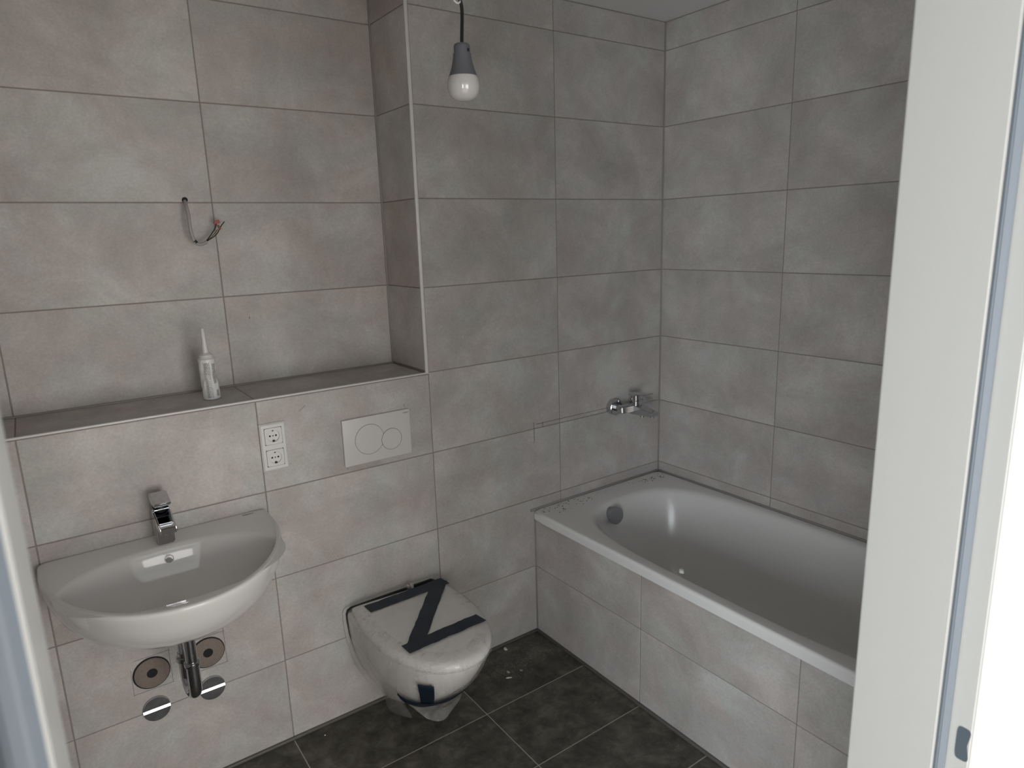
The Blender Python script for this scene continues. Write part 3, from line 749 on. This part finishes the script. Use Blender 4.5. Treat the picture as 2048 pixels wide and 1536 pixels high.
def tape_on_lid(a, b_, w, z, seed):
    rnd = random.Random(seed); a = Vector(a); b_ = Vector(b_); d = (b_ - a).normalized(); s = Vector((-d.y, d.x))
    L_ = (b_ - a).length; n = 24; top = []; bot = []
    for i in range(n + 1):
        p = a + d*L_*i/n; j1 = rnd.uniform(-0.0012, 0.0012); j2 = rnd.uniform(-0.0012, 0.0012); dz = 0.0007*math.sin(i*0.9 + seed) + 0.0007
        top.append((p.x + s.x*(w/2 + j1), p.y + s.y*(w/2 + j1), z + dz)); bot.append((p.x - s.x*(w/2 + j2), p.y - s.y*(w/2 + j2), z + dz))
    e = 0.006                                   # torn ends
    top[0] = (top[0][0] - d.x*e*0.2, top[0][1] - d.y*e*0.2, top[0][2]); bot[-1] = (bot[-1][0] + d.x*e, bot[-1][1] + d.y*e, bot[-1][2])
    V = top + bot + [(p[0], p[1], p[2] - 0.0006) for p in top + bot]; m = n + 1
    F = [(i, i+1, m+i+1, m+i) for i in range(n)] + [(2*m+i, 3*m+i, 3*m+i+1, 2*m+i+1) for i in range(n)]
    F += [(i, 2*m+i, 2*m+i+1, i+1) for i in range(n)] + [(m+i, m+i+1, 3*m+i+1, 3*m+i) for i in range(n)] + [(0, m, 3*m, 2*m), (n, 2*m+n, 3*m+n, m+n)]
    o = sub(mesh_obj('tape_strip', V, F, M_TAPE)); o['label'] = 'dark blue adhesive tape'; return o
tape_on_lid((-0.341, -0.098), (-0.034, -0.094), 0.053, 0.4422, 1)
tape_on_lid((-0.050, -0.085), (-0.318, -0.398), 0.054, 0.4434, 2)
tape_on_lid((-0.345, -0.393), (-0.066, -0.386), 0.052, 0.4446, 3)
# tape under the bowl, holding the film
def bowl_pt(u, z, off):
    hw, f = bowl_at(z); L_ = dring(hw + off, f + off, z)
    x = u*(len(L_) - 1); i = min(int(x), len(L_) - 2); return Vector(L_[i]).lerp(Vector(L_[i+1]), x - i)
def tape_on_bowl(uv0, uv1, name='tape_strip', off=0.014, n=18, m=4):
    V = []; F = []
    for i in range(n + 1):
        for j in range(m + 1):
            lo = uv0(i/n); hi = uv1(i/n)
            u = lo[0] + (hi[0] - lo[0])*j/m; z = lo[1] + (hi[1] - lo[1])*j/m
            V.append(bowl_pt(u, z, off))
    for i in range(n):
        for j in range(m): F.append((i*(m+1)+j, (i+1)*(m+1)+j, (i+1)*(m+1)+j+1, i*(m+1)+j+1))
    o = sub(mesh_obj(name, V, F, M_TAPE, None, True))
    sol = o.modifiers.new('thick', 'SOLIDIFY'); sol.thickness = 0.0006
    return o
tape_on_bowl(lambda t: (0.333 + 0.052*t, 0.352), lambda t: (0.372 + 0.048*t, 0.215))
tape_on_bowl(lambda t: (0.275 + 0.265*t, 0.272 + 0.035*t - 0.045*math.sin(PI*t)**0.8), lambda t: (0.275 + 0.265*t, 0.262 + 0.035*t - 0.088*math.sin(PI*t)**0.8), off=0.0165)
# loose ends of the film: a flap along the side towards the basin and a tail under the bowl
def sheet(name, top, bot, rows_=10, cols=26, amp=0.004, seed=0):
    T = smooth_path(top, 8); B = smooth_path(bot, 8); V = []; F = []
    def at(P, t):
        x = t*(len(P) - 1); i = min(int(x), len(P) - 2); return P[i].lerp(P[i+1], x - i)
    for j in range(rows_ + 1):
        for i in range(cols + 1):
            p = at(T, i/cols).lerp(at(B, i/cols), j/rows_)
            w = noise.noise(Vector((p.x*30 + seed, p.y*30, p.z*12))) + 0.5*noise.noise(Vector((p.x*75 + seed, p.y*75, p.z*20)))
            V.append(p + Vector((w*0.7, -w*0.7, 0))*amp*(0.3 + 0.7*j/rows_))
    n = cols + 1
    F = [(j*n + i, j*n + i + 1, (j+1)*n + i + 1, (j+1)*n + i) for j in range(rows_) for i in range(cols)]
    return sub(mesh_obj(name, V, F, M_FILM, None, True))
sheet('film_flap', [bowl_pt(0.03 + 0.235*k/8, 0.345 - 0.06*k/8, 0.012) for k in range(9)],
      [(-0.392, -0.030, 0.290), (-0.384, -0.030, 0.225), (-0.362, -0.036, 0.165), (-0.340, -0.120, 0.142), (-0.333, -0.168, 0.130), (-0.331, -0.188, 0.096), (-0.320, -0.290, 0.130), (-0.316, -0.345, 0.158), (-0.340, -0.352, 0.215)], seed=3)
sheet('film_tail', [bowl_pt(0.275 + 0.245*k/8, 0.256 - 0.055*math.sin(PI*k/8), 0.016) for k in range(9)],
      [(-0.352, -0.352, 0.250), (-0.318, -0.360, 0.205), (-0.277, -0.360, 0.148), (-0.240, -0.362, 0.118), (-0.212, -0.362, 0.109), (-0.190, -0.364, 0.122), (-0.172, -0.366, 0.142), (-0.155, -0.390, 0.190), (-0.185, -0.440, 0.262)], seed=9)

# ------------------------------------------------------------------ bathtub
tub = empty('bathtub', (0.83, -0.85, 0.52), 'white enamel bathtub set into the tiled surround', 'bathtub')
NT = 160; TCX, TCY = 0.8245, -0.8505
def tring(a, b_, z, n, cx=TCX, cy=TCY):
    out = []
    for i in range(NT):
        t = 2*PI*i/NT; c, s = math.cos(t), math.sin(t); k = (abs(c)**n + abs(s)**n)**(-1/n)
        out.append((cx + a*c*k, cy + b_*s*k, z))
    return out
AX, AY = 0.3795, 0.8475
TR = [tring(AX - o_, AY - o_, z_, n_) for o_, z_, n_ in ((0.004, 0.5218, 60), (0.0006, 0.5222, 60), (0.0, 0.5230, 60), (0.0, 0.5240, 60), (0.0002, 0.5485, 60), (0.0006, 0.5510, 60), (0.0020, 0.5555, 60),
      (0.0045, 0.5588, 60), (0.0080, 0.5603, 60), (0.0100, 0.5606, 56), (0.014, 0.5607, 50))]
ic = (TCX + 0.006, TCY - 0.012)
for a, b_, z, n in ((0.345, 0.745, 0.5600, 3.6), (0.336, 0.733, 0.5575, 3.5), (0.328, 0.722, 0.551, 3.4), (0.321, 0.712, 0.538, 3.3), (0.312, 0.700, 0.500, 3.2), (0.300, 0.682, 0.440, 3.1), (0.288, 0.660, 0.370, 3.0),
                    (0.274, 0.635, 0.290, 2.9), (0.256, 0.605, 0.215, 2.9), (0.232, 0.570, 0.170, 2.8), (0.195, 0.525, 0.146, 2.7), (0.12, 0.40, 0.136, 2.5), (0.03, 0.15, 0.133, 2.2)):
    TR.append(tring(a, b_, z, n, *ic))
loft_obj('tub_body', TR, M_ENAMEL, tub, True, False, True, 60)
kn = Vector((0.742, -0.176, 0.517)); kax = Vector((-0.10, -0.96, 0.14)).normalized()
lathe('overflow_base', [(0.030, -0.03), (0.030, 0.010)], kn, kax, M_CHROME2, tub, 40)
lathe('overflow_knob', [(0.035, 0.008), (0.0365, 0.010), (0.0365, 0.022), (0.0345, 0.0245), (0.0, 0.0252)], kn, kax, M_CHROME2, tub, 48)

# debris on the tub rim and in the tub
def crumb(name, loc, r, label, cat, mat=M_CRUMB, flat=0.45, seed=1, group=None, stretch=1.6):
    bm = bmesh.new(); bmesh.ops.create_icosphere(bm, subdivisions=2, radius=r)
    for v in bm.verts:
        w = noise.noise(v.co*(1.3/r) + Vector((seed*3.1, 0, 0)))
        v.co *= 1 + 0.55*w
        v.co.x *= stretch; v.co.z *= flat
        v.co.z = max(v.co.z, -r*flat*0.5)
    lo = min(v.co.z for v in bm.verts)
    for v in bm.verts: v.co.z -= lo
    o = bm_obj(name, bm, mat, None, True); o.location = loc; o.rotation_euler = (0, 0, seed*1.3)
    return tag(o, label, cat, group)
crumb('plaster_crumb', (0.5205, -0.735, 0.5585), 0.010, 'white lump of plaster lying on the inner edge of the tub rim', 'debris', seed=3, flat=0.8, stretch=1.3)
def grit(name, spots, label, mat, z, kindstuff=True):
    bm = bmesh.new()
    for (x, y, r) in spots:
        m = Matrix.Translation((x, y, z + r*0.3)) @ Matrix.Rotation(random.random()*6, 4, 'Z') @ Matrix.Diagonal((1.5, 0.8, 0.5, 1))
        bmesh.ops.create_icosphere(bm, subdivisions=1, radius=r, matrix=m)
    o = bm_obj(name, bm, mat)
    return tag(o, label, 'debris', None, 'stuff')
gr_ = random.Random(5); sp = []
for k in range(60): sp.append((gr_.uniform(0.47, 0.72), -0.02 - abs(gr_.gauss(0, 0.05)), gr_.uniform(0.0008, 0.0028)))
for k in range(55): sp.append((gr_.gauss(1.10, 0.05), -0.045 - abs(gr_.gauss(0, 0.025)), gr_.uniform(0.0008, 0.003)))
for k in range(25): sp.append((gr_.uniform(0.7, 1.18), gr_.uniform(-0.07, -0.02), gr_.uniform(0.0006, 0.002)))
sp = [s for s in sp if s[0] < 1.185 and s[1] > -0.10]
grit('rim_grit', sp, 'brown building grit scattered on the tub rim in the corner', M_DUSTB, 0.5602)

# ------------------------------------------------------------------ tub mixer
MX, MZ = 0.978, 0.927
mixer = empty('tub_mixer', (MX, 0, MZ), 'chrome wall mixer with flat lever and spout above the tub', 'tap')
for x in (0.903, 1.053):
    lathe('rosette', [(0.0350, 0.0), (0.0355, 0.004), (0.0350, 0.028), (0.0320, 0.031), (0.0230, 0.031)], (x, 0, MZ), (0, -1, 0), M_CHROME, mixer, 48, 30)
    lathe('union_nut', [(0.0165, 0.0), (0.0165, 0.046), (0.0150, 0.050)], (x, -0.026, MZ), (0, -1, 0), M_CHROME, mixer, 8, 30)
hexa('bar', [(0.884, -0.084, MZ - 0.017), (1.072, -0.084, MZ - 0.017), (1.072, -0.052, MZ - 0.017), (0.884, -0.052, MZ - 0.017)],
     [(0.884, -0.082, MZ + 0.015), (1.072, -0.082, MZ + 0.015), (1.072, -0.052, MZ + 0.017), (0.884, -0.052, MZ + 0.017)], M_CHROME, mixer, 0.005)
hexa('spout', [(MX - 0.020, -0.185, MZ - 0.024), (MX + 0.020, -0.185, MZ - 0.024), (MX + 0.027, -0.060, MZ - 0.030), (MX - 0.027, -0.060, MZ - 0.030)],
     [(MX - 0.020, -0.187, MZ - 0.006), (MX + 0.020, -0.187, MZ - 0.006), (MX + 0.027, -0.060, MZ + 0.016), (MX - 0.027, -0.060, MZ + 0.016)], M_CHROME, mixer, 0.0025)
lathe('aerator', [(0.011, 0.0), (0.011, 0.007), (0.009, 0.008)], (MX, -0.168, MZ - 0.024), (0, 0, -1), M_CHROME, mixer, 24)
lathe('hose_outlet', [(0.011, 0.0), (0.011, 0.012), (0.008, 0.013)], (MX, -0.110, MZ - 0.027), (0, 0, -1), M_CHROME, mixer, 24)
lathe('cartridge_housing', [(0.0265, 0.0), (0.0265, 0.020), (0.0240, 0.022), (0.0240, 0.044), (0.0200, 0.050)], (MX, -0.072, MZ + 0.010), (0, 0, 1), M_CHROME, mixer, 40, 30)
hexa('lever', [(MX - 0.020, -0.155, MZ + 0.068), (MX + 0.020, -0.155, MZ + 0.068), (MX + 0.022, -0.045, MZ + 0.050), (MX - 0.022, -0.045, MZ + 0.050)],
     [(MX - 0.020, -0.156, MZ + 0.072), (MX + 0.020, -0.156, MZ + 0.072), (MX + 0.022, -0.045, MZ + 0.060), (MX - 0.022, -0.045, MZ + 0.060)], M_CHROME, mixer, 0.0018)

# ------------------------------------------------------------------ hanging bulb
LX, LY = -0.3145, -0.82
lamp = empty('hanging_bulb', (LX, LY, 2.53), 'bare opal bulb in a grey holder hanging on a black cord', 'lamp')
lathe('diffuser', [(0.0305, 2.0125), (0.0330, 2.006), (0.0343, 1.998), (0.0343, 1.992), (0.0330, 1.985), (0.0300, 1.977), (0.0255, 1.9715), (0.0190, 1.967), (0.0100, 1.9645), (0.0, 1.9640)][::-1], (LX, LY, 0), (0, 0, 1), M_BULB, lamp, 48, 60)
lathe('bulb_housing', [(0.0308, 2.0120), (0.0300, 2.0135), (0.0265, 2.022), (0.0235, 2.031), (0.0210, 2.041), (0.0195, 2.050), (0.0188, 2.057)], (LX, LY, 0), (0, 0, 1), M_SOCKET, lamp, 48, 60)
lathe('lamp_holder', [(0.0172, 2.055), (0.0170, 2.070), (0.0160, 2.0745), (0.0130, 2.0765), (0.0, 2.077)], (LX, LY, 0), (0, 0, 1), M_SOCKET, lamp, 40, 60)
box('holder_slot', (LX + 0.0020, LY - 0.0172, 2.059), (LX + 0.0072, LY - 0.0140, 2.065), M_DARK, lamp)
tube('cord', [(LX, LY, 2.070), (LX + 0.002, LY, 2.100), (LX + 0.004, LY, 2.130), (LX + 0.0035, LY, 2.150), (LX - 0.003, LY, 2.168), (LX - 0.012, LY, 2.182), (LX - 0.016, LY, 2.21), (LX - 0.006, LY, 2.30), (LX, LY, 2.42), (LX, LY, ZC)], 0.0036, M_CORD, lamp, 14, 8)
tt = []
for k in range(25):
    a = 2*PI*k/24; tt.append((LX - 0.0075 + 0.0085*math.cos(a), LY + 0.003*math.sin(a), 2.1625 + 0.0105*math.sin(a)))
tube('cable_tie', tt, 0.0018, M_WPLAST, lamp, 8)
lathe('ceiling_rose', [(0.045, 0.0), (0.044, 0.012), (0.03, 0.022), (0.006, 0.024)], (LX, LY, ZC), (0, 0, -1), M_WPLAST, lamp, 40)

# ------------------------------------------------------------------ cable stub in the niche
cab = empty('cable_stub', (-0.683, YN, 1.820), 'grey electric cable with red terminals sticking out of the niche wall', 'cable')
lathe('wall_hole', [(0.0085, 0.0), (0.0085, 0.0016)], (-0.683, YN, 1.822), (0, -1, 0), M_DARK, cab, 28)
sheath = tube('sheath', [(-0.683, 0.275, 1.820), (-0.685, 0.250, 1.814), (-0.6885, 0.222, 1.795), (-0.688, 0.212, 1.772), (-0.689, 0.208, 1.748), (-0.687, 0.208, 1.716), (-0.680, 0.210, 1.694), (-0.668, 0.212, 1.6845), (-0.655, 0.214, 1.686), (-0.644, 0.216, 1.692)], 0.0051, M_SHEATH, cab, 16, 8)
tube('print_band', [(-0.6815, 0.2095, 1.6965), (-0.6755, 0.2107, 1.6890)], 0.00525, M_BLACK, cab, 16)
tube('wire', [(-0.647, 0.2155, 1.692), (-0.639, 0.2165, 1.701), (-0.628, 0.2175, 1.714), (-0.618, 0.218, 1.727), (-0.611, 0.218, 1.739), (-0.609, 0.218, 1.747)], 0.0017, M_WIREB, cab, 10, 6)
tube('wire', [(-0.648, 0.215, 1.690), (-0.636, 0.2150, 1.698), (-0.622, 0.215, 1.7065), (-0.610, 0.216, 1.717), (-0.602, 0.217, 1.729), (-0.595, 0.217, 1.740), (-0.584, 0.217, 1.753)], 0.0017, M_WIREBR, cab, 10, 6)
tube('wire', [(-0.648, 0.217, 1.691), (-0.633, 0.2180, 1.702), (-0.618, 0.219, 1.716), (-0.606, 0.220, 1.729)], 0.0015, M_WIREGY, cab, 10, 6)
def terminal(c, rot, size, mats):
    bm = bmesh.new(); add_box(bm, tuple(-s/2 for s in size), tuple(s/2 for s in size), 0.001, 1)
    bmesh.ops.transform(bm, matrix=Matrix.Translation(c) @ Matrix.Rotation(rot, 4, 'Y'), verts=bm.verts[:])
    return inv(cab, bm_obj('terminal', bm, mats))
terminal((-0.6075, 0.218, 1.7515), -0.28, (0.0185, 0.010, 0.0095), M_RED)
terminal((-0.6060, 0.220, 1.7565), -0.28, (0.0140, 0.009, 0.0040), M_CLEARG)
terminal((-0.6015, 0.219, 1.7355), 1.20, (0.0150, 0.008, 0.0060), simple('orange_brown_terminal', (0.23, 0.06, 0.02), 0.35))

# ------------------------------------------------------------------ crumpled cartridge on the ledge
CX, CY = -0.7055, 0.118
cart = empty('sealant_cartridge', (CX, CY, SH), 'crumpled white printed sealant cartridge with nozzle standing on the ledge', 'cartridge')
NC = 64; zs = [0.0, 0.002, 0.006, 0.012, 0.018, 0.026, 0.034, 0.042, 0.050, 0.058, 0.066, 0.072, 0.078, 0.084, 0.090, 0.098, 0.106, 0.112, 0.118, 0.122, 0.126]
rings = []; 
for k, h in enumerate(zs):
    t = h/0.126; r0 = 0.0255 if k else 0.0235
    lean = -0.003*t
    row = []
    for i in range(NC + 1):
        a = 2*PI*(i % NC)/NC; d = Vector((math.cos(a), math.sin(a), h*26))
        w = noise.noise(d*1.3 + Vector((5, 0, 2))) ; w2 = noise.noise(d*2.9)
        env = min(1, h/0.02)*min(1, (0.126 - h)/0.012)
        dent = 0.0075*math.exp(-((h - 0.074)/0.012)**2)*max(0, math.cos(a + 0.35))**2
        r = r0 - env*(0.0035*abs(w) + 0.0014*w2) - dent
        row.append((CX + lean + r*math.cos(a), CY + r*math.sin(a), SH + 0.0005 + h))
    rings.append(row)
v, f = loft([r for r in rings], False)
me = bpy.data.meshes.new('foil_body'); me.from_pydata(v, [], f); me.update()
uvl = me.uv_layers.new(name='wrap')
for lp in me.loops:
    vi = lp.vertex_index; ii = vi % (NC + 1); kk = vi // (NC + 1)
    # wrap coordinate: 0.5 faces the viewer side (-y)
    uvl.data[lp.index].uv = ((ii/NC + 0.75) % 1.0001 if False else ((ii/NC) - 0.25), zs[kk]/0.126)
foil = inv(cart, link('foil_body', me, M_CART, None, True))
lathe('base_disc', [(0.0235, 0.0), (0.0245, 0.001), (0.0, 0.0012)], (CX, CY, SH), (0, 0, 1), M_BLACK, cart, 40)
tx = CX - 0.003
lathe('shoulder', [(0.0250, 0.124), (0.0255, 0.127), (0.0215, 0.131), (0.0200, 0.136), (0.0190, 0.140), (0.0140, 0.144), (0.0105, 0.147)], (tx, CY, SH), (0, 0, 1), M_WPLAST, cart, 40, 35)
nz0 = Vector((tx, CY, SH + 0.146)); nd = Vector((-0.015, 0.0, 1)).normalized()
lathe('nozzle', [(0.0098, 0.0), (0.0086, 0.014), (0.0068, 0.046), (0.0054, 0.076), (0.0048, 0.077), (0.0042, 0.070)], nz0, nd, M_WPLAST, cart, 28, 60, True, True)

# ------------------------------------------------------------------ crumbs and dust on the floor
crumb('plaster_crumb', (0.268, -0.030, 0.0), 0.0065, 'white plaster crumb on the dark floor against the back wall', 'debris', seed=1, stretch=2.0)
crumb('plaster_crumb', (0.171, -0.192, 0.0), 0.0042, 'thin white plaster sliver on the dark floor beside the toilet', 'debris', seed=2, stretch=2.8)
crumb('plaster_crumb', (0.236, -0.184, 0.0), 0.0052, 'flat greyish plaster flake on the floor among the dust', 'debris', mat=simple('grey_flake', (0.36, 0.35, 0.32), 0.8), seed=4, flat=0.2, stretch=1.4)
crumb('plaster_crumb', (0.190, -0.160, 0.0), 0.0045, 'pale flat plaster flake on the floor next to the white sliver', 'debris', mat=simple('pale_flake', (0.52, 0.51, 0.47), 0.8), seed=6, flat=0.2, stretch=2.2)
crumb('plaster_crumb', (-0.516, -0.052, 0.0), 0.0028, 'tiny white plaster dot on the floor under the wall joint left of the toilet', 'debris', seed=8, stretch=1.0)
sp = []
gr_ = random.Random(11)
for k in range(420):
    t = gr_.random(); sp.append((0.12 + 0.32*t + gr_.gauss(0, 0.03), -0.17 + 0.06*t + gr_.gauss(0, 0.035), gr_.uniform(0.0004, 0.0015)))
for k in range(160): sp.append((gr_.uniform(-0.55, 0.44), gr_.uniform(-0.75, -0.02), gr_.uniform(0.0004, 0.0010)))
sp = [s for s in sp if s[0] < 0.445 and s[1] < -0.015]
grit('floor_dust', sp, 'pale plaster dust specks scattered over the dark floor tiles', simple('dust_specks', (0.33, 0.32, 0.285), 0.9), 0.0)
